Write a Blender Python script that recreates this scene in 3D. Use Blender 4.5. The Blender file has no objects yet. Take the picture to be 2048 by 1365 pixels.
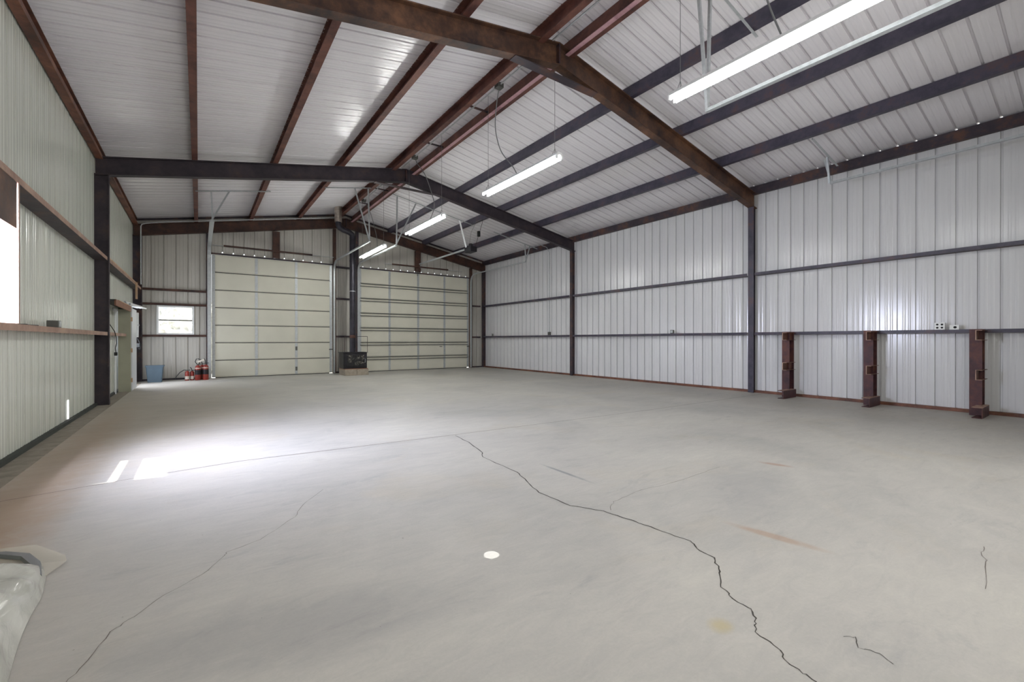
import bpy, bmesh, math, random
from mathutils import Vector as V
random.seed(7)
sc = bpy.context.scene
col = sc.collection
PI = math.pi

# ------------------------------------------------------------------ camera
FPX, YAW, PITCH, CAMH = 877.6, 0.6195, -0.0019, 1.2463
cam = bpy.data.objects.new('camera', bpy.data.cameras.new('camera'))
col.objects.link(cam)
cam.location = (0, 0, CAMH)
cam.rotation_euler = (PI / 2 + PITCH, 0, -YAW)
cam.data.sensor_width = 36
cam.data.lens = 36 * FPX / 2048
cam.data.clip_start = 0.05
sc.camera = cam
sc.view_settings.view_transform = 'Standard'
sc.view_settings.look = 'None'
sc.view_settings.exposure = 0.0

# ------------------------------------------------------------------ materials
def srgb(r, g, b):
    f = lambda c: c / 12.92 if c <= 0.04045 else ((c + 0.055) / 1.055) ** 2.4
    return (f(r / 255), f(g / 255), f(b / 255), 1)

class Mat:
    def __init__(s, name, base=(0.8, 0.8, 0.8, 1), rough=0.5, metal=0.0, spec=0.5):
        s.m = bpy.data.materials.new(name); s.m.use_nodes = True
        s.nt = s.m.node_tree; s.n = s.nt.nodes; s.l = s.nt.links
        s.b = s.n['Principled BSDF']
        s.b.inputs['Base Color'].default_value = base
        s.b.inputs['Roughness'].default_value = rough
        s.b.inputs['Metallic'].default_value = metal
        s.b.inputs['Specular IOR Level'].default_value = spec
        s.tc = s.n.new('ShaderNodeTexCoord')
    def noise(s, scale, detail=4, rough=0.5, stretch=None, rot=None, coord='Object', dist=0):
        mp = s.n.new('ShaderNodeMapping'); s.l.new(s.tc.outputs[coord], mp.inputs[0])
        if stretch: mp.inputs['Scale'].default_value = stretch
        if rot: mp.inputs['Rotation'].default_value = rot
        t = s.n.new('ShaderNodeTexNoise'); t.inputs['Scale'].default_value = scale
        t.inputs['Detail'].default_value = detail; t.inputs['Roughness'].default_value = rough
        t.inputs['Distortion'].default_value = dist
        s.l.new(mp.outputs[0], t.inputs['Vector'])
        return t.outputs['Fac']
    def ramp(s, fac, stops):
        r = s.n.new('ShaderNodeValToRGB'); e = r.color_ramp.elements
        while len(e) < len(stops): e.new(0.5)
        for i, (p, c) in enumerate(stops):
            e[i].position = p; e[i].color = c if len(c) == 4 else (*c, 1)
        s.l.new(fac, r.inputs[0]); return r.outputs[0]
    def mix(s, fac, a, b, mode='MIX'):
        x = s.n.new('ShaderNodeMix'); x.data_type = 'RGBA'; x.blend_type = mode
        for sock, v in ((x.inputs[0], fac), (x.inputs[6], a), (x.inputs[7], b)):
            if isinstance(v, (int, float, tuple)): sock.default_value = v
            else: s.l.new(v, sock)
        return x.outputs[2]
    def math(s, op, a, b=0.0, clamp=False):
        x = s.n.new('ShaderNodeMath'); x.operation = op; x.use_clamp = clamp
        for sock, v in ((x.inputs[0], a), (x.inputs[1], b)):
            if isinstance(v, (int, float)): sock.default_value = v
            else: s.l.new(v, sock)
        return x.outputs[0]
    def color(s, c): s.l.new(c, s.b.inputs['Base Color']); return s
    def rough(s, c): s.l.new(c, s.b.inputs['Roughness']); return s
    def bump(s, fac, strength=0.2, dist=0.01):
        b = s.n.new('ShaderNodeBump'); b.inputs['Strength'].default_value = strength
        b.inputs['Distance'].default_value = dist
        s.l.new(fac, b.inputs['Height']); s.l.new(b.outputs[0], s.b.inputs['Normal']); return s

M = {}
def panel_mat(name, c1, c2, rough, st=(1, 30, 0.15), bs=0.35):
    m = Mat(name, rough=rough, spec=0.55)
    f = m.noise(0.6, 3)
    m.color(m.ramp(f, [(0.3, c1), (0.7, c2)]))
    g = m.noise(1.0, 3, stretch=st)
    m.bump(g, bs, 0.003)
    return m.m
M['panel_right'] = panel_mat('painted_panel_right', srgb(206, 206, 207), srgb(212, 212, 213), 0.20)
M['panel_left'] = panel_mat('painted_panel_left', srgb(210, 213, 202), srgb(218, 220, 210), 0.20, (1, 22, 0.1), 1.0)
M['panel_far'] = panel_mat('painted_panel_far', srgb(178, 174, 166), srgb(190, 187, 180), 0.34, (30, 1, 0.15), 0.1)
M['panel_roof'] = panel_mat('painted_panel_roof', srgb(222, 219, 223), srgb(229, 226, 229), 0.20, (0.15, 30, 0.15))

def steel_mat(name, dark, mid, rust, bias, rough=0.55):
    m = Mat(name, rough=rough, spec=0.4)
    a = m.noise(2.2, 8, 0.65)
    b = m.noise(14.0, 6, 0.7)
    f = m.math('ADD', m.math('MULTIPLY', a, 0.7), m.math('MULTIPLY', b, 0.3))
    m.color(m.ramp(f, [(0.36 - bias, dark), (0.5 - bias, mid), (0.66 - bias, rust)]))
    m.rough(m.math('ADD', m.math('MULTIPLY', b, 0.3), rough - 0.15))
    m.bump(b, 0.15, 0.003)
    return m.m
M['steel'] = steel_mat('primed_dark_steel', srgb(38, 33, 42), srgb(58, 49, 56), srgb(98, 66, 52), 0.0)
M['steel_blue'] = steel_mat('bluish_mill_steel', srgb(52, 50, 64), srgb(72, 67, 80), srgb(96, 70, 66), -0.04, 0.4)
M['steel_rust'] = steel_mat('rusty_steel', srgb(64, 42, 36), srgb(104, 66, 52), srgb(138, 92, 70), 0.0)
M['steel_brown'] = steel_mat('brown_weathered_steel', srgb(38, 28, 30), srgb(78, 55, 44), srgb(118, 84, 62), 0.0)
M['steel_red'] = steel_mat('oxide_red_steel', srgb(60, 36, 36), srgb(100, 64, 56), srgb(128, 84, 70), 0.0)
M['steel_dkbrown'] = steel_mat('dark_brown_steel', srgb(40, 28, 28), srgb(70, 46, 38), srgb(92, 60, 46), 0.0)
M['steel_rack'] = steel_mat('purple_brown_rack_steel', srgb(48, 28, 36), srgb(80, 48, 50), srgb(108, 66, 52), 0.0)
M['steel_black'] = steel_mat('near_black_steel', srgb(40, 35, 42), srgb(56, 48, 54), srgb(76, 60, 56), -0.03)
M['steel_lip'] = steel_mat('pale_brown_steel', srgb(128, 98, 86), srgb(158, 128, 112), srgb(180, 152, 130), 0.0)
M['steel_pink'] = steel_mat('pink_primer_steel', srgb(150, 110, 118), srgb(190, 150, 156), srgb(200, 165, 168), 0.0)
def simple(name, c, rough=0.5, metal=0.0, var=0.12, scale=6, spec=0.5):
    m = Mat(name, rough=rough, metal=metal, spec=spec)
    f = m.noise(scale, 4)
    d = tuple(x * (1 - var) for x in c[:3]) + (1,)
    e = tuple(min(1, x * (1 + var)) for x in c[:3]) + (1,)
    m.color(m.ramp(f, [(0.3, d), (0.7, e)]))
    M[name] = m.m; return m
simple('door_beige', srgb(212, 209, 194), 0.5, var=0.04, scale=1.5)
simple('galvanised', srgb(180, 184, 186), 0.38, 0.4, 0.1, 20)
simple('galvanised_dark', srgb(92, 92, 88), 0.45, 0.3, 0.15)
simple('white_metal', srgb(226, 228, 228), 0.35, 0, 0.03)
simple('white_door', srgb(212, 216, 220), 0.45, 0, 0.03)
simple('seam_dark', srgb(62, 60, 56), 0.6, 0, 0.1)
simple('olive_paint', srgb(164, 164, 144), 0.6, 0, 0.1, 3)
simple('black_iron', srgb(28, 26, 32), 0.5, 0.2, 0.3, 10)
simple('flue_black', srgb(50, 48, 56), 0.42, 0.4, 0.35, 5)
simple('flue_silver', srgb(175, 165, 155), 0.3, 0.8, 0.2, 12)
simple('cinder', srgb(160, 150, 136), 0.95, 0, 0.14, 12)
simple('bin_blue', srgb(80, 98, 112), 0.5, 0, 0.06)
simple('extinguisher_red', srgb(136, 48, 38), 0.35, 0, 0.12)
simple('black_rubber', srgb(26, 28, 28), 0.55, 0, 0.1)
simple('label_white', srgb(206, 198, 186), 0.6, 0, 0.1, 30)
simple('lumber', srgb(192, 160, 130), 0.7, 0, 0.15, 8)
simple('brown_board', srgb(128, 88, 66), 0.65, 0, 0.2, 8)
simple('dark_board', srgb(52, 56, 52), 0.7, 0, 0.15)
simple('cable_grey', srgb(120, 122, 122), 0.5, 0.2, 0.1)
simple('outlet_white', srgb(225, 226, 224), 0.4, 0, 0.02)
simple('dark_slot', srgb(20, 20, 22), 0.8, 0, 0.1)
simple('crack_dark', srgb(66, 62, 58), 0.95, 0, 0.3, 30)
simple('joint_dark', srgb(112, 104, 98), 0.95, 0, 0.2, 30)
simple('kerb', srgb(138, 130, 118), 0.95, 0, 0.22, 8)
simple('bush', srgb(206, 207, 202), 0.9, 0, 0.3, 5)
simple('outside_ground', srgb(225, 222, 212), 0.95, 0, 0.05)
simple('tape_grey', srgb(108, 112, 112), 0.45, 0, 0.1)

def emis(name, c, s):
    m = Mat(name, base=c)
    m.b.inputs['Emission Color'].default_value = c
    m.b.inputs['Emission Strength'].default_value = s
    M[name] = m.m
emis('tube_lit', (0.97, 1.0, 0.98, 1), 62)
emis('tube_lit_near', (0.97, 1.0, 0.98, 1), 46)
emis('tube_lit_far', (0.98, 1.0, 0.96, 1), 105)
emis('daylight_glow', (0.95, 0.97, 1.0, 1), 1.6)  # self-lit surface standing in for daylight leaking through the panels

def glass():
    m = Mat('window_glass'); n, l = m.n, m.l
    out = n['Material Output']; tr = n.new('ShaderNodeBsdfTransparent'); gl = n.new('ShaderNodeBsdfGlossy')
    gl.inputs['Roughness'].default_value = 0.02
    mx = n.new('ShaderNodeMixShader'); mx.inputs[0].default_value = 0.07
    l.new(tr.outputs[0], mx.inputs[1]); l.new(gl.outputs[0], mx.inputs[2]); l.new(mx.outputs[0], out.inputs[0])
    M['glass'] = m.m
glass()
m = Mat('frosted_film', base=srgb(236, 234, 244), rough=0.6)
tl = m.n.new('ShaderNodeBsdfTranslucent'); tl.inputs[0].default_value = srgb(238, 236, 248)
mx = m.n.new('ShaderNodeMixShader'); mx.inputs[0].default_value = 0.6
m.l.new(m.b.outputs[0], mx.inputs[1]); m.l.new(tl.outputs[0], mx.inputs[2]); m.l.new(mx.outputs[0], m.n['Material Output'].inputs[0])
M['frosted'] = m.m
m = Mat('clear_plastic', base=srgb(228, 228, 218), rough=0.18, spec=0.7)
f = m.noise(3, 3, dist=0.8)
m.color(m.ramp(f, [(0.3, srgb(176, 176, 168)), (0.7, srgb(210, 210, 202))]))
g = m.noise(9, 4, stretch=(1, 0.4, 1), dist=1.2)
m.bump(g, 0.5, 0.02)
M['plastic'] = m.m
m = Mat('plastic_sheet', base=srgb(222, 216, 200), rough=0.35)
tr = m.n.new('ShaderNodeBsdfTransparent')
mx = m.n.new('ShaderNodeMixShader'); mx.inputs[0].default_value = 0.45
m.l.new(m.b.outputs[0], mx.inputs[1]); m.l.new(tr.outputs[0], mx.inputs[2]); m.l.new(mx.outputs[0], m.n['Material Output'].inputs[0])
M['sheet'] = m.m
# stove glass: sooty, with pale reflections painted into the colour
m = Mat('sooty_reflection_glass', rough=0.25)
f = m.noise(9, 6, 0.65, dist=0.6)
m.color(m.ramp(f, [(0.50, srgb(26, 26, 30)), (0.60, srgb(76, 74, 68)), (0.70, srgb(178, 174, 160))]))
M['soot_reflection'] = m.m
# concrete
def concrete():
    m = Mat('worn_concrete', rough=0.6, spec=0.35)
    big = m.noise(0.55, 5, 0.55, dist=0.6)
    base = m.ramp(big, [(0.3, srgb(164, 162, 157)), (0.5, srgb(176, 173, 167)), (0.72, srgb(185, 182, 174))])
    st = m.noise(2.2, 8, 0.72, stretch=(0.55, 1.6, 1), rot=(0, 0, 0.55), dist=1.0)
    blot = m.ramp(st, [(0.57, (0, 0, 0)), (0.72, (1, 1, 1))])
    c = m.mix(m.math('MULTIPLY', blot, 0.30), base, srgb(128, 130, 134))
    br = m.noise(0.9, 4, 0.6, dist=0.8)
    c = m.mix(m.math('MULTIPLY', m.ramp(br, [(0.55, (0, 0, 0)), (0.75, (1, 1, 1))]), 0.22), c, srgb(176, 160, 128))
    fine = m.noise(60, 5, 0.7)
    c = m.mix(0.22, c, m.ramp(fine, [(0.3, (0.45, 0.45, 0.45)), (0.7, (0.62, 0.62, 0.62))]), 'OVERLAY')
    scr = m.noise(7, 8, 0.78, stretch=(0.5, 1.5, 1), rot=(0, 0, 0.5), dist=0.8)
    c = m.mix(0.30, c, m.ramp(scr, [(0.3, (0.36, 0.365, 0.38)), (0.7, (0.64, 0.63, 0.61))]), 'OVERLAY')
    spk = m.noise(38, 2, 0.4)
    c = m.mix(m.math('MULTIPLY', m.ramp(spk, [(0.78, (0, 0, 0)), (0.80, (1, 1, 1))]), 0.6), c, srgb(96, 88, 80))
    # local stains, placed in floor coordinates (cx, cy, rx, ry, angle, colour, strength)
    for cx, cy, rx, ry, a, colr, stg in [
        (-1.15, 5.6, 0.22, 3.2, 0, srgb(158, 130, 106), 0.5),
        (-1.15, 3.9, 0.22, 1.1, 0, srgb(164, 140, 116), 0.45),
        (2.97, 1.30, 0.028, 0.17, 0.15, srgb(164, 136, 112), 0.6),
        (1.85, 1.03, 0.035, 0.03, 0, srgb(176, 160, 112), 0.6),
        (2.795, 3.06, 0.014, 0.2, 0.0, srgb(120, 122, 124), 0.8),
        (4.7, 2.05, 0.03, 0.09, 0.3, srgb(160, 120, 94), 0.6),
        (0.35, 2.1, 0.5, 0.16, -0.3, srgb(132, 132, 132), 0.35),
        (3.9, 1.9, 0.5, 0.22, 0.4, srgb(140, 140, 140), 0.35),
        (9.9, 4.0, 0.9, 5.0, 0, srgb(150, 142, 130), 0.25),
        (-0.7, 10.5, 1.0, 3.6, 0, srgb(172, 156, 132), 0.35)]:
        mp = m.n.new('ShaderNodeMapping'); mp.vector_type = 'TEXTURE'
        mp.inputs['Location'].default_value = (cx, cy, 0); mp.inputs['Rotation'].default_value = (0, 0, a)
        mp.inputs['Scale'].default_value = (rx * 2, ry * 2, 1000)
        m.l.new(m.tc.outputs['Object'], mp.inputs[0])
        g = m.n.new('ShaderNodeTexGradient'); g.gradient_type = 'SPHERICAL'
        m.l.new(mp.outputs[0], g.inputs[0])
        w = m.math('MULTIPLY', m.math('MULTIPLY', g.outputs['Fac'], m.math('MULTIPLY', m.noise(6, 4, 0.6, dist=0.7), 3.2), True), stg, True)
        c = m.mix(w, c, colr)
    m.color(c)
    m.rough(m.math('ADD', m.math('MULTIPLY', st, 0.35), 0.38))
    m.bump(m.noise(25, 6, 0.7), 0.12, 0.004)
    return m.m
M['concrete'] = concrete()

# ------------------------------------------------------------------ mesh helpers
class MB:
    def __init__(s): s.v = []; s.f = []
    def quad(s, *p):
        i = len(s.v); s.v += [tuple(x) for x in p]; s.f.append(tuple(range(i, i + len(p)))); return s
    def box(s, x0, x1, y0, y1, z0, z1):
        return s.prism([(x0, y0), (x1, y0), (x1, y1), (x0, y1)], (0, 0, z0), (0, 0, z1), (1, 0, 0), (0, 1, 0))
    def prism(s, prof, p0, p1, A, B):
        p0, p1, A, B = V(p0), V(p1), V(A), V(B); i = len(s.v); n = len(prof)
        for p in (p0, p1):
            for a, b in prof: s.v.append(tuple(p + A * a + B * b))
        for k in range(n):
            j = (k + 1) % n; s.f.append((i + k, i + j, i + n + j, i + n + k))
        s.f.append(tuple(range(i, i + n))[::-1]); s.f.append(tuple(range(i + n, i + 2 * n)))
        return s
    def bar(s, p0, p1, w=0.04, h=0.04, up=(0, 0, 1)):
        p0, p1 = V(p0), V(p1); d = (p1 - p0).normalized(); up = V(up)
        if abs(d.dot(up)) > 0.98: up = V((1, 0, 0))
        A = d.cross(up).normalized(); B = A.cross(d).normalized()
        return s.prism([(-w/2, -h/2), (w/2, -h/2), (w/2, h/2), (-w/2, h/2)], p0, p1, A, B)
    def angle(s, p0, p1, w=0.04, t=0.005, up=(0, 0, 1)):
        p0, p1 = V(p0), V(p1); d = (p1 - p0).normalized(); up = V(up)
        if abs(d.dot(up)) > 0.98: up = V((1, 0, 0))
        A = d.cross(up).normalized(); B = A.cross(d).normalized()
        return s.prism([(0, 0), (w, 0), (w, t), (t, t), (t, w), (0, w)], p0, p1, A, B)
    def path(s, pts, prof_fn):
        """sweep: prof_fn(i, p, tangent) -> list of points"""
        n = None; base = len(s.v); P = [V(p) for p in pts]
        for i, p in enumerate(P):
            t = (P[min(i + 1, len(P) - 1)] - P[max(i - 1, 0)]).normalized()
            ring = prof_fn(i, p, t); n = len(ring); s.v += [tuple(q) for q in ring]
        for i in range(len(P) - 1):
            for k in range(n):
                j = (k + 1) % n
                s.f.append((base + i*n + k, base + i*n + j, base + (i+1)*n + j, base + (i+1)*n + k))
        s.f.append(tuple(range(base, base + n))[::-1]); e = base + (len(P) - 1) * n
        s.f.append(tuple(range(e, e + n))); return s
    def tube(s, pts, r, n=10):
        st = {'u': None}
        def fn(i, p, t):
            u = st['u']
            if u is None:
                u = V((0, 0, 1)) if abs(t.z) < 0.9 else V((1, 0, 0))
            u = (u - t * u.dot(t)).normalized(); st['u'] = u; w = t.cross(u)
            rr = r[i] if isinstance(r, (list, tuple)) else r
            return [p + (u * math.cos(2*PI*k/n) + w * math.sin(2*PI*k/n)) * rr for k in range(n)]
        return s.path(pts, fn)
    def lathe(s, c, prof, n=24):
        base = len(s.v); c = V(c)
        for r, z in prof:
            for k in range(n): s.v.append((c.x + r*math.cos(2*PI*k/n), c.y + r*math.sin(2*PI*k/n), c.z + z))
        for i in range(len(prof) - 1):
            for k in range(n):
                j = (k + 1) % n
                s.f.append((base + i*n + k, base + i*n + j, base + (i+1)*n + j, base + (i+1)*n + k))
        s.f.append(tuple(range(base, base + n))[::-1]); e = base + (len(prof) - 1)*n
        s.f.append(tuple(range(e, e + n))); return s
    def build(s, name, mat, parent=None, smooth=False, bevel=0, recalc=True):
        me = bpy.data.meshes.new(name); me.from_pydata(s.v, [], s.f)
        bm = bmesh.new(); bm.from_mesh(me)
        if recalc: bmesh.ops.recalc_face_normals(bm, faces=bm.faces)
        bm.to_mesh(me); bm.free()
        me.materials.append(M[mat] if isinstance(mat, str) else mat)
        o = bpy.data.objects.new(name, me); col.objects.link(o)
        if parent: o.parent = parent; o.matrix_parent_inverse = V_inv(parent)
        if smooth:
            for p in me.polygons: p.use_smooth = True
            md = o.modifiers.new('es', 'EDGE_SPLIT'); md.split_angle = 0.7
        if bevel:
            md = o.modifiers.new('bv', 'BEVEL'); md.width = bevel; md.segments = 2; md.limit_method = 'ANGLE'
        return o
def V_inv(parent):
    from mathutils import Matrix
    return Matrix.Translation(parent.location).inverted()
def tag(o, label=None, cat=None, group=None, kind=None):
    if label: o['label'] = label
    if cat: o['category'] = cat
    if group: o['group'] = group
    if kind: o['kind'] = kind
    return o
def empty(name, loc, label=None, cat=None, group=None, kind=None):
    o = bpy.data.objects.new(name, None); col.objects.link(o); o.location = loc
    o.empty_display_size = 0.2
    return tag(o, label, cat, group, kind)

# ------------------------------------------------------------------ dimensions
XL, XR = -1.62, 10.85            # panel faces
YN, YF = -1.02, 17.47
XM = 4.57
EAVE, RIDGE = 4.76, 5.88         # top of the frame beams (under the purlins)
PD = 0.20                        # purlin depth
XE0, XE1 = -1.42, 10.68          # inner faces of columns and girt lips
def bt(x):                       # beam top height
    return EAVE + (RIDGE - EAVE) * (1 - abs(x - XM) / (XM - XE0 if x < XM else XE1 - XM))
def rz(x): return bt(x) + PD     # roof underside
FB, FC = 11.39, 5.20             # frame lines
LAT = [4.93 - 0.2654 * i for i in range(-60, 40)]

# ------------------------------------------------------------------ ribbed sheet
RIB = [(-0.0175, 0), (-0.012, 0.032), (0.012, 0.032), (0.0175, 0)]
def rib_profile(u0, u1, phase, s, extra=()):
    pts = []
    k0 = int(math.floor((u0 - phase) / s)) - 1; k1 = int(math.ceil((u1 - phase) / s)) + 1
    for k in range(k0, k1 + 1):
        c = phase + k * s
        pts += [(c + a, d) for a, d in RIB]
        for q in (0.36, 0.66):
            m_ = c + s * q
            pts += [(m_ - 0.022, 0), (m_ - 0.008, -0.003), (m_ + 0.008, -0.003), (m_ + 0.022, 0)]
    def dep(u):
        for (a, da), (b, db) in zip(pts, pts[1:]):
            if a <= u <= b: return da + (db - da) * (u - a) / max(b - a, 1e-6)
        return 0
    us = sorted(set([u0, u1] + list(extra) + [p[0] for p in pts if u0 < p[0] < u1]))
    return [(u, dep(u)) for u in us]
def ribbed(fn, u0, u1, phase, s, zlo, zhi, holes=()):
    """fn(u, depth, z) -> point"""
    mb = MB(); ex = [e for h in holes for e in h[:2] if u0 < e < u1]
    pr = rib_profile(u0, u1, phase, s, ex)
    for (a, da), (b, db) in zip(pr, pr[1:]):
        m_ = (a + b) / 2; iv = [(None, None)]
        cuts = sorted([(h[2], h[3]) for h in holes if h[0] <= m_ <= h[1]])
        segs = []; cur = 'lo'
        for z0, z1 in cuts:
            segs.append((cur, z0)); cur = z1
        segs.append((cur, 'hi'))
        for p, q in segs:
            za0 = zlo(a) if p == 'lo' else p; zb0 = zlo(b) if p == 'lo' else p
            za1 = zhi(a) if q == 'hi' else q; zb1 = zhi(b) if q == 'hi' else q
            if za1 - za0 < 1e-4: continue
            mb.quad(fn(a, da, za0), fn(b, db, zb0), fn(b, db, zb1), fn(a, da, za1))
    return mb
zero = lambda u: 0.0
# window_2 opening in the left wall (near the camera), sun comes through here
W2 = (5.20, 6.22, 1.44, 2.68)
ribbed(lambda u, d, z: (XR + d, u, z), YN, YF, 4.93, 0.2654, zero, lambda u: rz(XR)).build('wall_right', 'panel_right', recalc=False)['kind'] = 'structure'
ribbed(lambda u, d, z: (XL - d, u, z), YN, YF, 4.90, 0.2654, zero, lambda u: rz(XL), [W2]).build('wall_left', 'panel_left', recalc=False)['kind'] = 'structure'
W1 = (-1.07, -0.13, 1.42, 2.33)
D1 = (0.332, 4.10, 0, 4.07); D2 = (5.06, 10.02, 0, 4.05)
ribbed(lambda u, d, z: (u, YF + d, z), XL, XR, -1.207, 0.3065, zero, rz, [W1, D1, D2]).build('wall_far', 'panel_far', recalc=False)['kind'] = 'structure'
B2 = (5.3, 10.1, 0, 4.1)
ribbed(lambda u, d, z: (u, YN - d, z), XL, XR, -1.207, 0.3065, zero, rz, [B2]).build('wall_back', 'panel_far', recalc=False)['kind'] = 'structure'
# roof: both slopes plus ridge, one ceiling
mb = MB()
pr_ = rib_profile(YN, YF, 4.93, 0.2654)
for (a, da), (b, db) in zip(pr_, pr_[1:]):
    for x0, x1 in ((XL - 0.02, XM), (XM, XR + 0.02)):
        mb.quad((x0, a, rz(x0) + da), (x0, b, rz(x0) + db), (x1, b, rz(x1) + db), (x1, a, rz(x1) + da))
mb.build('ceiling', 'panel_roof', recalc=False)['kind'] = 'structure'
# floor slab
fl = MB().box(XL - 0.05, XR + 0.05, YN - 0.05, YF + 0.05, -0.12, 0).build('floor', 'concrete')
fl['kind'] = 'structure'
MB().box(-60, 60, -60, 80, -0.4, -0.13).build('ground_outside', 'outside_ground')['kind'] = 'structure'
bpy.data.objects['ground_outside'].name = 'trim_1'  # ground plane outside the building, not a piece of trim

def strip(name, pts, widths, mat, z=0.0015, jit=0.0, sub=1):
    P = []
    for (a, b) in zip(pts, pts[1:]):
        for k in range(sub):
            t = k / sub; j = jit if k else 0
            P.append((a[0] + (b[0]-a[0])*t + random.uniform(-j, j), a[1] + (b[1]-a[1])*t + random.uniform(-j, j)))
    P.append(pts[-1]); mb = MB(); n = len(P)
    L = []
    for i, p in enumerate(P):
        a = P[max(i-1, 0)]; b = P[min(i+1, n-1)]; t = V((b[0]-a[0], b[1]-a[1])).normalized()
        w = widths[0] + (widths[1] - widths[0]) * i / (n - 1)
        w *= random.uniform(0.6, 1.4) if jit else 1
        nx, ny = -t.y * w / 2, t.x * w / 2
        L.append(((p[0] + nx, p[1] + ny, z), (p[0] - nx, p[1] - ny, z)))
    for i in range(n - 1): mb.quad(L[i][0], L[i][1], L[i+1][1], L[i+1][0])
    return mb.build(name, mat, fl)
CR = [(2.72,5.09),(2.68,4.67),(2.56,4.17),(2.46,3.98),(2.44,3.34),(2.36,3.09),(2.26,2.79),(2.27,2.43),(2.4,2.22),(2.43,2.01),(2.45,1.81),(2.48,1.57),(2.42,1.49),(2.4,1.37),(2.28,1.27),(2.16,1.2),(2.09,1.1),(2.08,1.01),(2.02,.96),(1.93,.92),(1.9,.81),(1.85,.76),(1.83,.67),(1.79,.59),(1.7,.42)]
strip('floor_crack', CR, (0.010, 0.0032), 'crack_dark', jit=0.008, sub=5)
strip('floor_crack', [(.84,3.89),(.64,3.62),(.55,3.4),(.31,3.14),(.13,3.07),(.12,3.03),(.01,2.85),(-.14,2.73),(-.24,2.59),(-.31,2.52),(-.37,2.3),(-.41,2.2)], (0.0028, 0.003), 'joint_dark', jit=0.007, sub=5)
strip('floor_crack', [(2.45,2.19),(2.6,2.3),(2.91,2.34),(3.27,2.31),(3.71,2.31),(4.16,2.32)], (0.003, 0.004), 'joint_dark', jit=0.012, sub=5)
strip('floor_crack', [(2.2,.69),(2.24,.66),(2.17,.63),(2.19,.6),(2.2,.57),(2.17,.52)], (0.0025, 0.0025), 'crack_dark', jit=0.006, sub=4)
strip('floor_crack', [(3.85,.5),(3.7,.49),(3.6,.46),(3.2,.41)], (0.003, 0.003), 'joint_dark', jit=0.01, sub=4)
strip('control_joint', [(-1.33, 5.03), (-.45, 5.2), (.35, 5.30), (2.74, 5.14), (6.48, 4.95), (10.6, 4.9)], (0.009, 0.012), 'joint_dark')
MB().box(XL, -1.36, YN, 16.6, 0.0, 0.004).build('edge_strip', 'kerb', fl)

# base angles
MB().box(XR - 0.09, XR + 0.02, YN, YF, 0, 0.055).build('baseboard_right', 'steel_rust')['kind'] = 'structure'
MB().box(XL - 0.02, XL + 0.05, YN, YF, 0, 0.05).build('baseboard_left', 'dark_board')['kind'] = 'structure'
bf = MB()
for a, b in ((XL, 0.24), (4.2, 4.98), (10.1, XR)): bf.box(a, b, YF - 0.09, YF + 0.02, 0, 0.05)
bf.build('baseboard_far', 'steel')['kind'] = 'structure'

# ------------------------------------------------------------------ steel shapes
def Iprof(d, w, tw=0.01, tf=0.016):   # d along A (0..d), w along B centred
    h = w / 2; q = tw / 2
    return [(0, -h), (tf, -h), (tf, -q), (d - tf, -q), (d - tf, -h), (d, -h), (d, h), (d - tf, h), (d - tf, q), (tf, q), (tf, h), (0, h)]
def Cprof(d, w, t=0.006, lip=0.018):  # web along A at B=0, flanges toward +B, small lips
    return [(0, 0), (d, 0), (d, w), (d - lip, w), (d - lip, w - t), (d - t, w - t), (d - t, t), (t, t), (t, w - t), (lip, w - t), (lip, w), (0, w)]

# rafters
def rafter(y, mat, label, depth=0.35, haunch=True, w=0.15, post_plate=True):
    e = empty('roof_beam', (XM, y, RIDGE), label, 'roof beam')
    mb = MB()
    for xa in (XL + 0.02, XR - 0.02):
        mb.prism(Iprof(depth, w), (xa, y, bt(xa) - depth), (XM, y, bt(XM) - depth), (0, 0, 1), (0, 1, 0))
    mb.build('rafter', mat, e)
    if post_plate:
        MB().box(XM - 0.012, XM + 0.012, y - w/2 + .004, y + w/2 - .004, RIDGE - depth + .015, RIDGE - .02).build('splice_plate', 'steel', e)
    if haunch:
        MB().prism([(-0.012, -w/2), (0.0, -w/2), (0.0, w/2), (-0.012, w/2)], (XM - 0.85, y, bt(XM - .85) - depth), (XM + 0.85, y, bt(XM + .85) - depth), (0, 0, 1), (0, 1, 0)).build('tie_plate', 'steel', e)
    return e
rafter(FC, 'steel_brown', 'near peaked steel roof beam, brown rusty web, crossing the top of the view')
rafter(FB, 'steel_black', 'middle peaked dark steel roof beam standing between the near beam and the door wall')
rafter(YF - 0.14, 'steel_dkbrown', 'rusty brown peaked steel beam against the far wall above both overhead doors', haunch=False, depth=0.34)
rafter(YN + 0.14, 'steel', 'peaked steel beam on the wall behind the viewer', haunch=False)

def column(x, y, into, mat, label, w=0.13, zt=None):
    # into = direction (+1/-1) pointing from the inner face to the wall
    d = 0.23
    zt = zt or bt(x) - 0.34
    e = MB().prism(Iprof(d * into, w), (x, y, 0), (x, y, zt), (1, 0, 0), (0, 1, 0)).build('steel_column', mat)
    tag(e, label, 'steel column')
ctop = bt(XE0 + .1) - 0.335
column(XE0, FB, -1, 'steel_black', 'dark steel column on the left wall carrying the middle roof beam', 0.11)
column(XE0, FC, -1, 'steel', 'steel column on the left wall carrying the near roof beam', 0.16)
column(XE1, FC, 1, 'steel_blue', 'nearest dark steel column on the right wall under the near roof beam')
column(XE1, FB, 1, 'steel', 'dark steel column on the right wall under the middle roof beam')
column(XE1, YF - 0.14, 1, 'steel', 'dark steel column in the far right corner beside the right overhead door')
column(XE0, YF - 0.14, -1, 'steel', 'dark steel column in the far left corner beside the blue bin')
column(XE1, YN + 0.14, 1, 'steel', 'steel column in the right corner behind the viewer')
column(XE0, YN + 0.14, -1, 'steel', 'steel column in the left corner behind the viewer')

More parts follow.
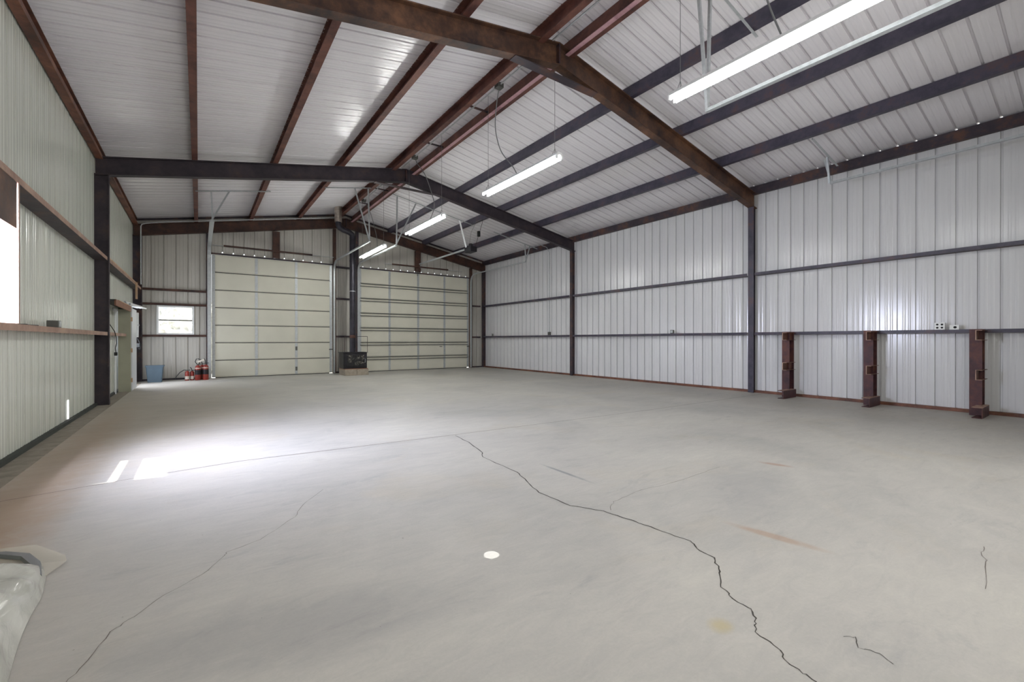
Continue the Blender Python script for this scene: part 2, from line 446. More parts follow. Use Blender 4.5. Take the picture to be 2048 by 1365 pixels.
# purlins (run along Y)
PUR = [(-0.07, 'first roof purlin in from the left eave, rusty channel'), (1.43, 'second roof purlin from the left eave, rusty red channel'),
       (2.90, 'third roof purlin from the left eave, next to the ridge pair'), (4.24, 'left channel of the twin ridge purlins, broad rusty web'),
       (4.86, 'right channel of the twin ridge purlins with pink lower flange'),
       (6.28, 'first roof purlin right of the ridge, dark steel, above the lit tube lights'), (7.78, 'second roof purlin right of the ridge, dark bluish steel'),
       (9.25, 'third roof purlin right of the ridge, nearest the right eave')]
for x, lab in PUR:
    left = x < XM
    d = (PD + (0.035 if x in (4.24, 4.86) else 0)) 
    zb = bt(x) - (d - PD)
    mat = 'steel_red' if left else 'steel_blue'
    if x == 4.86: mat = 'steel_red'
    sgn = -1 if left else 1
    # web faces the ridge, flanges point to the eave
    e = empty('roof_purlin', (x, 0, zb), lab, 'purlin')
    w = 0.10
    MB().prism([(a, b * sgn) for a, b in Cprof(d - 0.004, w)], (x - sgn * w / 2, YN + .02, zb + .001), (x - sgn * w / 2, YF - .02, zb + .001), (0, 0, 1), (1, 0, 0)).build('channel', mat, e)
    if x == 4.86:
        MB().box(x - 0.115, x - 0.04, YN + .02, YF - .02, zb - 0.008, zb).build('lower_flange', 'steel_pink', e)['label'] = 'pale pink primed lower flange'
for x, sgn, lab, mat in ((XL + 0.02, 1, 'eave channel along the top of the left wall, rusty brown', 'steel_rust'), (XR - 0.02, -1, 'eave channel along the top of the right wall, dark steel', 'steel')):
    zb = bt(x) - 0.02
    tag(MB().prism([(a, b * sgn) for a, b in [(0, 0), (0.19, 0), (0.19, .10), (0.184, .10), (0.184, .006), (.006, .006), (.006, .10), (0, .10)]],
        (x, YN + .03, zb), (x, YF - .03, zb), (0, 0, 1), (1, 0, 0)).build('eave_strut', mat), lab, 'eave strut')
    # inner web visible from the room
    if sgn > 0:
        MB().box(x + .10, x + .106, YN + .03, YF - .03, zb, zb + .07).build('lip', 'steel_rust', bpy.data.objects['eave_strut']); continue
    MB().box(x + sgn * .10 - .004, x + sgn * .10 + .004, YN + .03, YF - .03, zb, zb + .185).build('web', mat, bpy.data.objects[[o.name for o in bpy.data.objects if o.name.startswith('eave_strut')][-1]])
# ridge spacers between the twin purlins
k = 0
for y in (7.6, 9.6, 13.4, 15.1):
    tag(MB().box(4.28, 4.85, y - .02, y + .02, bt(4.5) + 0.03, bt(4.5) + 0.055).build('ridge_spacer', 'steel'), 'small dark cross bar joining the twin ridge purlins', 'cross bar', 'cross bars between the ridge purlins')
# dark angle along the top of the far wall (both slopes)
mb = MB()
for xa in (XL + .05, XR - .05):
    mb.prism([(0, 0), (0.06, 0), (0.06, 0.05), (0, 0.05)], (xa, YF - .06, rz(xa) - .065), (XM, YF - .06, rz(XM) - .065), (0, 0, 1), (0, 1, 0))
mb.build('trim_2', 'steel')['kind'] = 'structure'

# girts : horizontal web with inner lip
def girt(p0, p1, lipdir, z, mat, label, web='steel', lip=0.065, dep=0.2, up=False):
    """p0,p1 = XY of the inner lip line; lipdir = XY unit to the wall"""
    e = empty('wall_girt', (p0[0], p0[1], z), label, 'wall girt')
    L = V((lipdir[0], lipdir[1], 0)); wz = lip / 2 if up else -lip / 2 + .006
    MB().prism([(0, 0), (0.006, 0), (0.006, lip), (0, lip)], (*p0, z - lip / 2), (*p1, z - lip / 2), L, (0, 0, 1)).build('lip', mat, e)
    MB().prism([(0.006, 0), (dep, 0), (dep, -0.006), (0.006, -0.006)], (*p0, z + wz), (*p1, z + wz), L, (0, 0, 1)).build('web', web, e)
for (ya, yb, nm) in ((YN + .25, FC - .09, 'in the nearest bay, right of the near column'), (FC + .09, FB - .09, 'in the middle bay between the two columns'), (FB + .09, YF - .24, 'in the farthest bay beside the right overhead door')):
    girt((XE1, ya), (XE1, yb), (1, 0), 1.40, 'steel_blue', 'lower steel girt on the right wall ' + nm, 'steel_lip', dep=0.165, up=True)
    girt((XE1, ya), (XE1, yb), (1, 0), 2.81, 'steel_blue', 'upper steel girt on the right wall ' + nm, 'steel', dep=0.165)
for (ya, yb, nm) in ((YN + .25, FC - .1, 'behind the near column'), (FC + .1, FB - .1, 'from the near window to the dark column'), (FB + .1, YF - .24, 'beyond the dark column')):
    girt((XE0, ya), (XE0, yb), (-1, 0), 2.80, 'steel_lip', 'upper girt on the left wall ' + nm, 'steel', dep=0.195)
for (ya, yb, nm) in ((YN + .25, FC - .1, 'behind the near column'), (FC + .1, FB - .1, 'from the near window to the dark column'), (FB + .1, 13.93, 'beyond the dark column')):
    girt((XE0, ya), (XE0, yb), (-1, 0), 1.37, 'steel_lip', 'lower brown girt on the left wall ' + nm, 'steel_lip', dep=0.195, up=True)
YG = YF - 0.10
for (xa, xb, z, nm) in ((XE0 + .02, .24, 2.82, 'highest girt left of the left overhead door'), (XE0 + .02, .24, 2.37, 'girt just above the far window'), (XE0 + .02, .24, 1.385, 'girt just under the far window'),
                        (4.2, 4.98, 4.02, 'highest girt between the two overhead doors'), (4.2, 4.98, 2.82, 'middle girt between the two overhead doors'), (4.2, 4.98, 1.385, 'lowest girt between the two overhead doors'),
                        (10.12, XE1 - .08, 2.81, 'upper short girt right of the right overhead door'), (10.12, XE1 - .08, 1.385, 'lower short girt right of the right overhead door')):
    girt((xa, YG), (xb, YG), (0, 1), z, 'steel_dkbrown' if xa < 1 else 'steel', nm, 'steel', dep=0.1)

# ------------------------------------------------------------------ overhead doors on the far wall
def jamb(x, label, zt, mat='steel', w=0.1):
    tag(MB().prism(Cprof(w, 0.12 , 0.006), (x, YF - 0.125, 0), (x, YF - 0.125, zt), (1, 0, 0), (0, 1, 0)).build('door_post', mat), label, 'door post')
jamb(0.19, 'steel post on the left side of the left overhead door', bt(.2) - .35)
jamb(4.12, 'dark steel post on the right side of the left overhead door', bt(4.1) - .35, 'steel_dkbrown')
jamb(4.95, 'steel post on the left side of the right overhead door, behind the stove pipe', bt(4.95) - .35, 'steel')
jamb(10.05, 'steel post on the right side of the right overhead door', bt(10.05) - .35, 'steel_dkbrown')
for x, lab in ((2.1, 'short steel post above the left overhead door'), (7.4, 'short steel post above the right overhead door')):
    tag(MB().prism(Cprof(.22, .14, .006), (x, YF - .15, 4.12), (x, YF - .15, bt(x) - .36), (1, 0, 0), (0, 1, 0)).build('header_post', 'steel_dkbrown'), lab, 'header post')

def overhead(name, x0, x1, H, stiles, struts, y, face=-1):
    e = empty(name, ((x0 + x1) / 2, y, 0), kind='structure')
    n = 7; h = H / n; t = 0.045
    for i in range(n):
        z0 = i * h + (0.006 if i else 0.02); z1 = (i + 1) * h - 0.006
        # section with a rolled edge at top and bottom
        prof = [(0, z0), (0, z0 + .02), (-.01, z0 + .03), (-.01, z1 - .03), (0, z1 - .02), (0, z1), (t, z1), (t, z0)]
        MB().prism(prof, (x0, y, 0), (x1, y, 0), (0, 1, 0), (0, 0, 1)).build('section', 'door_beige', e)
        if i: MB().box(x0 + .02, x1 - .02, y - .008, y + .02, i*h - .014, i*h + .010).build('seam', 'seam_dark', e)
    for s_ in stiles:
        w = 0.085
        for i in range(n):
            MB().box(s_ - w/2, s_ + w/2, y - .022, y + .002, i * h + .03, (i + 1) * h - .02).build('stile', 'galvanised', e)
    if struts:
        for i in range(1, n):
            for dz in (0.0, -0.105):
                zc = i * h + dz
                MB().box(x0 + .05, x1 - .05, y - .05, y - .024, zc - .012, zc + .014).build('strut', 'galvanised_dark', e)
    for s_ in (x0 + .05, x1 - .05):
        es = MB().box(s_ - .04, s_ + .04, y - .02, y, .02, H - .03).build('end_stile', 'galvanised', e)
        for i in range(1, n + 1):
            MB().box(s_ - .02, s_ + .02, y - .05, y - .018, i*h - .04, i*h + .0).build('hinge', 'galvanised', es)
    MB().box(x0 + .1, x1 - .1, y - .012, y + .05, 0.0, .022).build('bottom_seal', 'black_rubber', e)
    return e
YD = YF - 0.03
d1 = overhead('door_1', 0.34, 4.09, 4.07, (1.61, 2.86), False, YD)
d2 = overhead('door_2', 5.08, 10.0, 4.05, (6.31, 7.55, 8.78), True, YD)
for x, z in ((2.86, .95), (2.86, .22)): MB().box(x - .03, x + .03, YD - .05, YD - .02, z - .07, z + .07).build('latch', 'galvanised_dark', d1)
MB().box(3.98, 4.12, YD - .06, YD - .02, .88, .92).build('handle', 'galvanised_dark', d1)
MB().box(9.9, 10.0, YD - .06, YD - .02, .95, .99).build('handle', 'galvanised_dark', d2)
MB().box(8.55, 8.66, YD - .03, YD - .0, .96, .985).build('handle', 'galvanised_dark', d2)
MB().box(.36, 1.3, YD + .03, YD + .04, .0, .035).build('daylight_glow', 'daylight_glow', d1)  # glowing strip imitating daylight under the door
# header trims
for i, (a, b, z) in enumerate(((.3, 4.12, 4.09), (5.04, 10.04, 4.07))):
    MB().box(a, b, YF - .06, YF + .01, z - .015, z + .03).build('trim_%d' % (3 + i), 'steel')['kind'] = 'structure'
# torsion bars above the doors
for x0, x1, z, lab in ((.66, 3.36, 4.35, 'long dark bar fixed above the left overhead door'), (6.35, 8.85, 4.32, 'long dark bar fixed above the right overhead door')):
    e = tag(MB().prism([(0, 0), (.06, 0), (.06, .05), (0, .05)], (x0, YF - .28, z - .03), (x1, YF - .28, z - .03), (0, 1, 0), (0, 0, 1)).build('spring_bar', 'steel_dkbrown'), lab, 'spring bar')
    cx = (x0 + x1) / 2
    MB().box(cx - .02, cx + .02, YF - .22, YF - .14, z - .04, z + .08).build('bracket', 'galvanised', e)
    MB().tube([(x0 - .3, YF - .19, z), (x1 + .75, YF - .19, z)], .012, 8).build('shaft', 'galvanised', e)

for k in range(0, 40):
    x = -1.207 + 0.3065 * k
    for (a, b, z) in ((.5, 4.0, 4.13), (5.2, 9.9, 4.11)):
        if a < x < b: MB().prism([(-.022, 0), (.022, 0), (.008, .04), (-.008, .04)], (x, YF - .066, z), (x, YF - .063, z), (1, 0, 0), (0, 0, 1)).build('daylight_glow_notch', 'daylight_glow', bpy.data.objects['wall_far'])  # glowing pieces imitate daylight at the ribs; no openings are cut
# door tracks
TP = [(0, 0), (.05, 0), (.05, .012), (.012, .012), (.012, .05), (.05, .05), (.05, .062), (0, .062)]
def track(x, ys, ye, z, label, sgn=-1, bx=None, hang=None, width=.06, curve=True):
    """vertical leg at ys up to z then horizontal toward ye"""
    d = 1 if ye > ys else -1
    e = empty('door_track', (x, ys, 0), label, 'door track')
    R = .35; pts = [(x, ys, 0.02), (x, ys, z - R)]
    for k in range(1, 7):
        a = k / 6 * PI / 2
        pts.append((x, ys + d * R * (1 - math.cos(a)), z - R + R * math.sin(a)))
    pts.append((x, ye, z))
    def fn(i, p, t):
        X = V((1, 0, 0)); N = t.cross(X).normalized(); w = width / 2
        return [p - X*w - N*.02, p + X*w - N*.02, p + X*w + N*.02, p - X*w + N*.02]
    MB().path(pts, fn).build('rail', 'galvanised', e)
    if hang:
        h = MB()
        xa, xb, yh = hang['cross']
        h.angle((xa, yh, bt(xa) - .03), (xb, yh, bt(xb) - .03), .035)
        h.build('cross_angle', 'galvanised', e)
        for (tx, ty, bx_, by_) in hang['legs']:
            MB().angle((bx_, by_, z + .0), (tx, ty, bt(tx) - .03), .035).build('hanger', 'galvanised', e)
    return e
Y0 = YF - .155
track(0.27, Y0, 13.5, 4.28, 'left door track of the left overhead door, running toward the viewer', width=.10, hang=dict(cross=(-.07, 1.6, 13.6), legs=[(.24, 13.6, .27, 13.62), (.66, 13.6, .27, 13.55)]))
track(4.14, Y0, 13.1, 4.20, 'right door track of the left overhead door, beside the stove pipe', hang=dict(cross=(2.9, 4.2, 13.15), legs=[(3.71, 13.15, 4.14, 13.15), (4.1, 13.15, 4.14, 13.15)]))
track(5.03, Y0, 13.3, 4.22, 'left door track of the right overhead door, beside the farthest tube light', hang=dict(cross=(4.9, 7.8, 13.3), legs=[(5.05, 13.3, 5.03, 13.3), (5.7, 13.3, 5.03, 13.3)]))
track(10.06, Y0, 13.2, 4.22, 'right door track of the right overhead door, along the right wall', hang=dict(cross=(8.6, 10.6, 13.2), legs=[(10.0, 13.2, 10.06, 13.2), (10.25, 13.2, 10.06, 13.2)]))
Y1 = YN + .13
track(5.27, Y1, 3.12, 4.17, 'near overhead door track hanging beside the nearest tube light', hang=dict(cross=(4.86, 6.4, 3.05), legs=[(4.95, 3.05, 5.27, 3.1), (5.25, 3.05, 5.27, 3.1)]))
track(10.12, Y1, 3.40, 4.34, 'near overhead door track high on the right wall with its shadow below', hang=dict(cross=(9.3, 10.5, 3.42), legs=[(10.05, 3.42, 10.12, 3.4), (10.12, 3.52, 10.12, 3.4)]))
# back door (behind the viewer)
bd = overhead('door_4', 5.32, 10.08, 4.1, (6.5, 7.7, 8.9), True, YN - .03)
# opener
e = empty('door_opener', (7.5, 12.9, 4.35), 'garage door opener, dark motor on a long rail, right of the far tube lights', 'door opener')
MB().bar((7.5, YF - .32, 4.42), (7.5, 13.15, 4.38), .05, .05).build('rail', 'galvanised', e)
MB().box(7.37, 7.63, 12.72, 13.14, 4.22, 4.40).build('motor_housing', 'black_iron', e, bevel=.02)
MB().lathe((7.5, 12.93, 4.40), [(.07, 0), (.07, .1), (.05, .12)], 16).build('motor', 'black_iron', e)
MB().angle((7.42, 13.15, 4.40), (7.3, 13.4, bt(7.3) - .0), .06).build('hanger', 'white_metal', e)
MB().tube([(7.6, 12.8, 4.4), (7.68, 12.7, 4.8), (7.76, 12.6, 5.2), (7.75, 12.6, 5.32)], .007, 6).build('cable', 'black_rubber', e)
MB().box(7.64, 7.72, 12.66, 12.74, 4.74, 4.92).build('plug', 'black_rubber', e)
MB().tube([(7.45, 12.95, 4.4), (7.5, 12.9, 4.9), (7.62, 12.75, 5.25), (7.75, 12.6, 5.32), (7.78, 12.6, 5.35)], .005, 6).build('cable', 'cable_grey', e)
MB().tube([(7.45, YD - .1, 4.4), (7.47, YD - .12, 4.1), (7.5, YD - .06, 3.95)], .012, 6).build('door_arm', 'galvanised_dark', e)

# ------------------------------------------------------------------ windows
e = empty('window_1', (-.6, YF, 1.4), kind='structure')
x0, x1, z0, z1 = W1
f = MB(); w = .05
f.box(x0, x1, YF - .05, YF + .06, z1 - w, z1).box(x0, x1, YF - .05, YF + .06, z0, z0 + w)
f.box(x0, x0 + w, YF - .05, YF + .06, z0 + w, z1 - w).box(x1 - w, x1, YF - .05, YF + .06, z0 + w, z1 - w)
wf = f.build('window_frame', 'white_metal', e)
MB().box(x0 + w, x1 - w, YF - .015, YF + .03, (z0 + z1)/2 - .018, (z0 + z1)/2 + .018).build('meeting_rail', 'galvanised_dark', e)
for a, b in ((z0 + w, (z0 + z1)/2 - .018), ((z0 + z1)/2 + .018, z1 - w)):
    MB().box(x0 + w, x1 - w, YF + .012, YF + .016, a, b).build('pane', 'glass', wf)
e = empty('window_2', (XL, 5.7, 1.4), kind='structure')
y0, y1, z0, z1 = W2
f = MB()
f.box(XL - .06, XL + .02, y0, y1, z0, z0 + .04).box(XL - .06, XL + .02, y0, y1, z1 - .05, z1)
f.box(XL - .06, XL + .02, y0, y0 + .05, z0 + .04, z1 - .05).box(XL - .06, XL + .02, y1 - .05, y1, z0 + .04, z1 - .05)
wf = f.build('window_frame', 'white_metal', e)
MB().box(XL - .05, XL + .01, y0 + .05, y1 - .05, 1.97, 2.09).build('rail', 'white_metal', e)
for a, b in ((z0 + .04, 1.97), (2.09, z1 - .05)):
    MB().box(XL - .03, XL - .026, y0 + .05, y1 - .05, a, b).build('pane', 'glass', wf)
# framing around the near window: deep header channel and side post
tag(MB().prism([(0, 0), (.445, 0), (.445, -.18), (.439, -.18), (.439, -.006), (.006, -.006), (.006, -.05), (0, -.05)], (XE0 - .005, FC + .1, 2.32), (XE0 - .005, 6.20, 2.32), (0, 0, 1), (1, 0, 0)).build('window_header', 'steel_brown'),
    'deep rusty steel header channel over the near left window', 'window header')
tag(MB().box(XE0 - .19, XE0 + .0, 6.225, 6.265, 1.41, 2.765).build('window_post', 'steel_lip'), 'pale steel side post right of the near left window', 'window post')
# bushes outside the far window
for i, (x, y, r) in enumerate(((-2.9, 22, 1.4), (.2, 23, 1.6), (-1.4, 26, 1.5))):
    bm = bmesh.new(); bmesh.ops.create_icosphere(bm, subdivisions=5, radius=r)
    for v in bm.verts: v.co *= 1 + random.uniform(-.10, .10)
    me = bpy.data.meshes.new('bush'); bm.to_mesh(me); bm.free(); me.materials.append(M['bush'])
    o = bpy.data.objects.new('bush', me); col.objects.link(o); o.location = (x, y, r * .85 - .13)
    tag(o, 'pale overexposed bush seen outside through the far window', 'bush', 'bushes outside the far window')

# ------------------------------------------------------------------ tube lights
def fixture(ya, yb, lab, z=4.12, x=4.6, lit='tube_lit'):
    e = empty('tube_light', (x, (ya + yb)/2, z), lab, 'tube light')
    hs = MB().prism([(-.07, .02), (-.035, .075), (.035, .075), (.07, .02), (.06, .012), (0, .035), (-.06, .012)], (x, ya, z), (x, yb, z), (1, 0, 0), (0, 0, 1)).build('housing', 'white_metal', e)
    for dx in (-.055, .055):
        MB().tube([(x + dx, ya + .03, z - .008), (x + dx, yb - .03, z - .008)], .019, 12).build('lamp_tube', lit, e, smooth=True)
        for yy in (ya + .015, yb - .015):
            MB().box(x + dx - .018, x + dx + .018, yy - .012, yy + .012, z - .03, z + .03).build('socket', 'white_metal', hs)
    for yy in (ya + .12, yb - .12):
        MB().tube([(x, yy, z + .07), (x, yy, bt(x) + PD - .06)], .0035, 5).build('hanging_wire', 'cable_grey', e)
        MB().tube([(x - .05, yy, z + .07), (x, yy, z + .17), (x + .05, yy, z + .07)], .0035, 5).build('wire_loop', 'cable_grey', e)
    return e
fixture(0.75, 3.17, 'nearest and largest lit tube light, hanging at the upper right', lit='tube_lit_near')
fixture(5.16, 7.37, 'second lit tube light from the viewer, hanging between the near and middle beams')
fixture(9.15, 11.33, 'third lit tube light from the viewer, just beyond the middle beam', lit='tube_lit_far')
fixture(13.09, 15.46, 'farthest lit tube light, hanging beside the stove pipe', lit='tube_lit_far')
# ridge conduit, junction boxes and flexible cables
e = empty('ridge_conduit', (4.42, 8, 5.8), 'thin silver conduit with small boxes under the ridge purlins', 'conduit')
zc = bt(4.42) + .0
MB().tube([(4.42, 3.2, zc), (4.42, 15.5, zc)], .013, 8).build('pipe', 'galvanised', e)
for y in (3.6, 6.6, 10.4, 14.6):
    MB().box(4.36, 4.48, y - .06, y + .06, zc - .05, zc + .03).build('junction_box', 'galvanised_dark', e)
for pts, lab in (([(4.46, 2.2, 5.8), (4.62, 2.2, 5.3), (4.6, 2.1, 4.7), (4.6, 1.95, 4.2)], 'grey flexible cable dropping to the nearest tube light'),
                 ([(4.45, 6.62, 5.83), (4.52, 6.8, 5.78), (4.58, 6.97, 5.4), (4.6, 6.95, 5.1), (4.6, 6.78, 4.75), (4.6, 6.45, 4.4), (4.6, 6.3, 4.2)], 'grey flexible cable curling down to the second tube light'),
                 ([(4.45, 10.42, 5.82), (4.52, 10.5, 5.75), (4.6, 10.19, 5.38), (4.6, 9.8, 4.8), (4.6, 9.66, 4.45), (4.6, 9.9, 4.2)], 'grey flexible cable dropping to the third tube light'),
                 ([(4.45, 14.6, 5.82), (4.58, 14.4, 5.4), (4.6, 13.9, 4.6), (4.6, 13.8, 4.2)], 'grey flexible cable dropping to the farthest tube light')):
    # smooth the polyline (Catmull-Rom)
    P = [V(p) for p in pts]; Q = []
    for i in range(len(P) - 1):
        a, b, c, d = P[max(i-1, 0)], P[i], P[i+1], P[min(i+2, len(P)-1)]
        for k in range(6):
            t = k / 6
            Q.append(.5 * ((2*b) + (c - a)*t + (2*a - 5*b + 4*c - d)*t*t + (3*b - a - 3*c + d)*t**3))
    Q.append(P[-1])
    tag(MB().tube(Q, .009, 8).build('flexible_cable', 'cable_grey', smooth=True), lab, 'cable')
# conduit along far left corner
P = [(-1.40, 16.95, 2.9), (-1.40, 16.95, 4.62), (-1.38, 16.95, 4.68), (-1.30, 16.95, 4.72)] + [(x, 16.95, bt(x) - .03 + .0) for x in (-.9, 4.3)]
tag(MB().tube(P, .016, 8).build('wall_conduit', 'galvanised', smooth=True), 'thin grey conduit up the far left corner and along the far beam', 'conduit')
P = [(XR - .03, 12.73, 1.5), (XR - .03, 12.73, 4.55), (XR - .16, 12.73, 4.75), (10.3, 12.73, bt(10.3) - .01)]
e = tag(MB().tube(P, .012, 8).build('wall_conduit', 'galvanised', smooth=True), 'thin grey conduit running down the right wall in the farthest bay', 'conduit')
MB().box(XR - .06, XR, 12.67, 12.79, 1.44, 1.56).build('outlet_box', 'galvanised_dark', e)
for y, lab in ((16.55, 'tiny grey outlet box on the lower girt near the far right corner'), (7.35, 'tiny grey outlet box on the lower girt of the middle bay')):
    b = tag(MB().box(XE1 + .01, XE1 + .06, y - .05, y + .05, 1.436, 1.53).build('outlet_box', 'galvanised_dark', bevel=.005), lab, 'outlet box')
    MB().box(XE1 + .002, XE1 + .01, y - .035, y + .035, 1.45, 1.515).build('cover_plate', 'galvanised', b)

# white outlets on the right wall
def outlet(y, zc, w, h, holes, lab):
    e = empty('wall_outlet', (XR, y, zc), lab, 'outlet')
    MB().box(XE1 + .0, XE1 + .05, y - w/2, y + w/2, zc - h/2, zc + h/2).build('box', 'galvanised', e, bevel=.004)
    cp = MB().box(XE1 - .006, XE1 - .0, y - w/2 - .003, y + w/2 + .003, zc - h/2 - .003, zc + h/2 + .003).build('cover_plate', 'outlet_white', e, bevel=.002)
    for (a, b) in holes:
        MB().tube([(XE1 - .008, y + a, zc + b), (XE1 - .004, y + a, zc + b)], .017 if len(holes) > 1 else .022, 10).build('socket', 'dark_slot', cp)
outlet(1.93, 1.495, .13, .12, [(-.03, -.028), (.03, -.028), (-.03, .028), (.03, .028)], 'square white four-socket outlet on the right wall girt')
outlet(1.745, 1.47, .115, .075, [(-.01, 0)], 'small white single-hole outlet right of the four-socket outlet')
tag(MB().tube([(XE1 + .02, 1.86, 1.46), (XE1 + .02, 1.80, 1.46)], .008, 8).build('conduit_stub', 'galvanised'), 'short conduit joining the two white outlets', 'conduit')

# ------------------------------------------------------------------ steel rack stanchions on the right wall
def stanchion(yc, lab):
    e = empty('rack_post', (XE1 - .12, yc, 0), lab, 'rack post', 'rusty steel rack posts standing against the right wall')
    h = 1.43; xb = XE1 - .004; xf = xb - .225
    MB().prism(Iprof(.225, .15, .008, .012), (xf, yc, 0), (xf, yc, h), (1, 0, 0), (0, 1, 0)).build('upright', 'steel_rack', e)
    # short channel brackets pointing into the room, open side toward the viewer
    for z in (.60, 1.245):
        br = MB().prism([(p, -q) for p, q in Cprof(.165, .075, .007, .008)], (xf - .22, yc - .03, z), (xb, yc - .03, z), (0, 0, 1), (0, 1, 0)).build('bracket', 'steel_rust', e)
        MB().box(xf - .226, xf - .219, yc - .038, yc - .026, z, z + .165).box(xf - .226, xf - .219, yc - .105, yc - .038, z, z + .009).box(xf - .226, xf - .219, yc - .105, yc - .038, z + .156, z + .165).build('cut_edge', 'steel_lip', br)['label'] = 'pale cut end of the bracket'
    # foot : short channel lying on the floor
    MB().prism(Cprof(.17, .12, .008, .01), (xf - .40, yc - .13, 0.001), (xb - .03, yc - .13, 0.001), (0, 0, 1), (0, 1, 0)).build('foot', 'steel_rack', e)
    MB().box(xf - .40, xb - .03, yc - .132, yc - .008, .171, .176).build('foot_top', 'steel_lip', e)
    return e
stanchion(4.34, 'rusty steel rack post farthest from the viewer, next to the near column')
stanchion(2.885, 'middle one of the three rusty steel rack posts on the right wall')
stanchion(1.455, 'rusty steel rack post nearest the viewer, below the white outlets')

# ------------------------------------------------------------------ stove
e = empty('wood_stove', (4.52, 16.25, .23), 'black box wood stove with sooty glass front on grey blocks', 'stove')
MB().box(4.13, 4.95, 15.98, 16.58, .235, .80).build('body', 'black_iron', e, bevel=.012)
MB().box(4.10, 4.98, 15.95, 16.61, .80, .815).build('top_plate', 'black_iron', e)
sd = MB().box(4.20, 4.88, 15.955, 15.985, .29, .76).build('door', 'black_iron', e, bevel=.008)
MB().box(4.25, 4.83, 15.945, 15.957, .34, .71).build('glass', 'soot_reflection', sd)
MB().tube([(4.86, 15.95, .45), (4.86, 15.90, .45), (4.86, 15.90, .58), (4.86, 15.95, .58)], .008, 8).build('handle', 'galvanised', sd)
for i, (x, y) in enumerate(((4.15, 15.86), (4.565, 15.86), (4.15, 16.27), (4.565, 16.27))):
    b = MB(); b.box(x, x + .405, y, y + .40, 0, .215)
    o = b.build('concrete_block', 'cinder', bevel=.008)
    tag(o, ['front left grey concrete block under the wood stove', 'front right grey concrete block under the wood stove', 'rear left grey concrete block under the wood stove', 'rear right grey concrete block under the wood stove'][i], 'concrete block')
for i in range(4):
    pass
o = MB().box(4.13, 4.96, 15.90, 16.62, .215, .235).build('hearth_plate', 'brown_board'); tag(o, 'thin rusty plate between the blocks and the wood stove', 'plate')
e = empty('stove_pipe', (4.5, 16.28, .82), 'tall black stove pipe rising from the stove to an elbow at the ridge', 'stove pipe')
MB().tube([(4.52, 16.28, .815), (4.52, 16.28, 4.98)], .100, 24).build('pipe', 'flue_black', e, smooth=True)
MB().tube([(4.52, 16.28, 4.96), (4.51, 16.28, 5.06), (4.42, 16.28, 5.13), (4.2, 16.28, 5.19), (4.09, 16.28, 5.24), (4.04, 16.28, 5.33), (4.03, 16.28, 5.46)], .098, 24).build('elbow', 'flue_black', e, smooth=True)
MB().tube([(4.03, 16.28, 5.44), (4.03, 16.28, rz(4.03) + .01)], .125, 24).build('upper_pipe', 'flue_silver', e, smooth=True)['label'] = 'shiny silver pipe section'
for z in (2.0, 3.0, 4.1): MB().tube([(4.52, 16.28, z), (4.52, 16.28, z + .025)], .107, 24).build('band', 'galvanised' if z == 3.0 else 'flue_black', e, smooth=True)
MB().tube([(4.52, 16.28, 1.33), (4.52, 16.28, 1.42)], .105, 24).build('collar', 'steel_rust', e, smooth=True)
# thin wire frame around the pipe foot
f = MB()
for x, y in ((4.20, 16.1), (5.0, 16.1)): f.tube([(x, y, .815), (x, y, 1.38)], .008, 6)
f.tube([(4.20, 16.1, 1.38), (5.0, 16.1, 1.38)], .008, 6)
f.build('wire_frame', 'steel', e)

# ------------------------------------------------------------------ bin
e = empty('waste_bin', (-1.07, 16.75, 0), 'grey-blue plastic waste bin on the floor in the far left corner', 'waste bin')
def rrect(cx, cy, hx, hy, r, z, n=5):
    out = []
    for qx, qy, a0 in ((1, 1, 0), (-1, 1, PI/2), (-1, -1, PI), (1, -1, 3*PI/2)):
        for k in range(n + 1):
            a = a0 + k / n * PI / 2
            out.append((cx + qx*(hx - r) + r*math.cos(a), cy + qy*(hy - r) + r*math.sin(a), z))
    return out
def loft(rings, cap0=True, cap1=True):
    mb = MB(); n = len(rings[0])
    for r in rings: mb.v += r
    for i in range(len(rings) - 1):
        for k in range(n):
            j = (k+1) % n; mb.f.append((i*n+k, i*n+j, (i+1)*n+j, (i+1)*n+k))
    if cap0: mb.f.append(tuple(range(n))[::-1])
    if cap1: mb.f.append(tuple(range((len(rings)-1)*n, len(rings)*n)))
    return mb
cx, cy = -1.07, 16.80
loft([rrect(cx, cy, .165, .12, .03, 0), rrect(cx, cy, .205, .155, .035, .47), rrect(cx, cy, .195, .145, .03, .47), rrect(cx, cy, .157, .112, .025, .02)]).build('body', 'bin_blue', e, smooth=True)
loft([rrect(cx, cy, .222, .172, .04, .455), rrect(cx, cy, .225, .175, .04, .495), rrect(cx, cy, .198, .148, .03, .495), rrect(cx, cy, .196, .146, .03, .455)], False, False).build('rim', 'bin_blue', e, smooth=True)

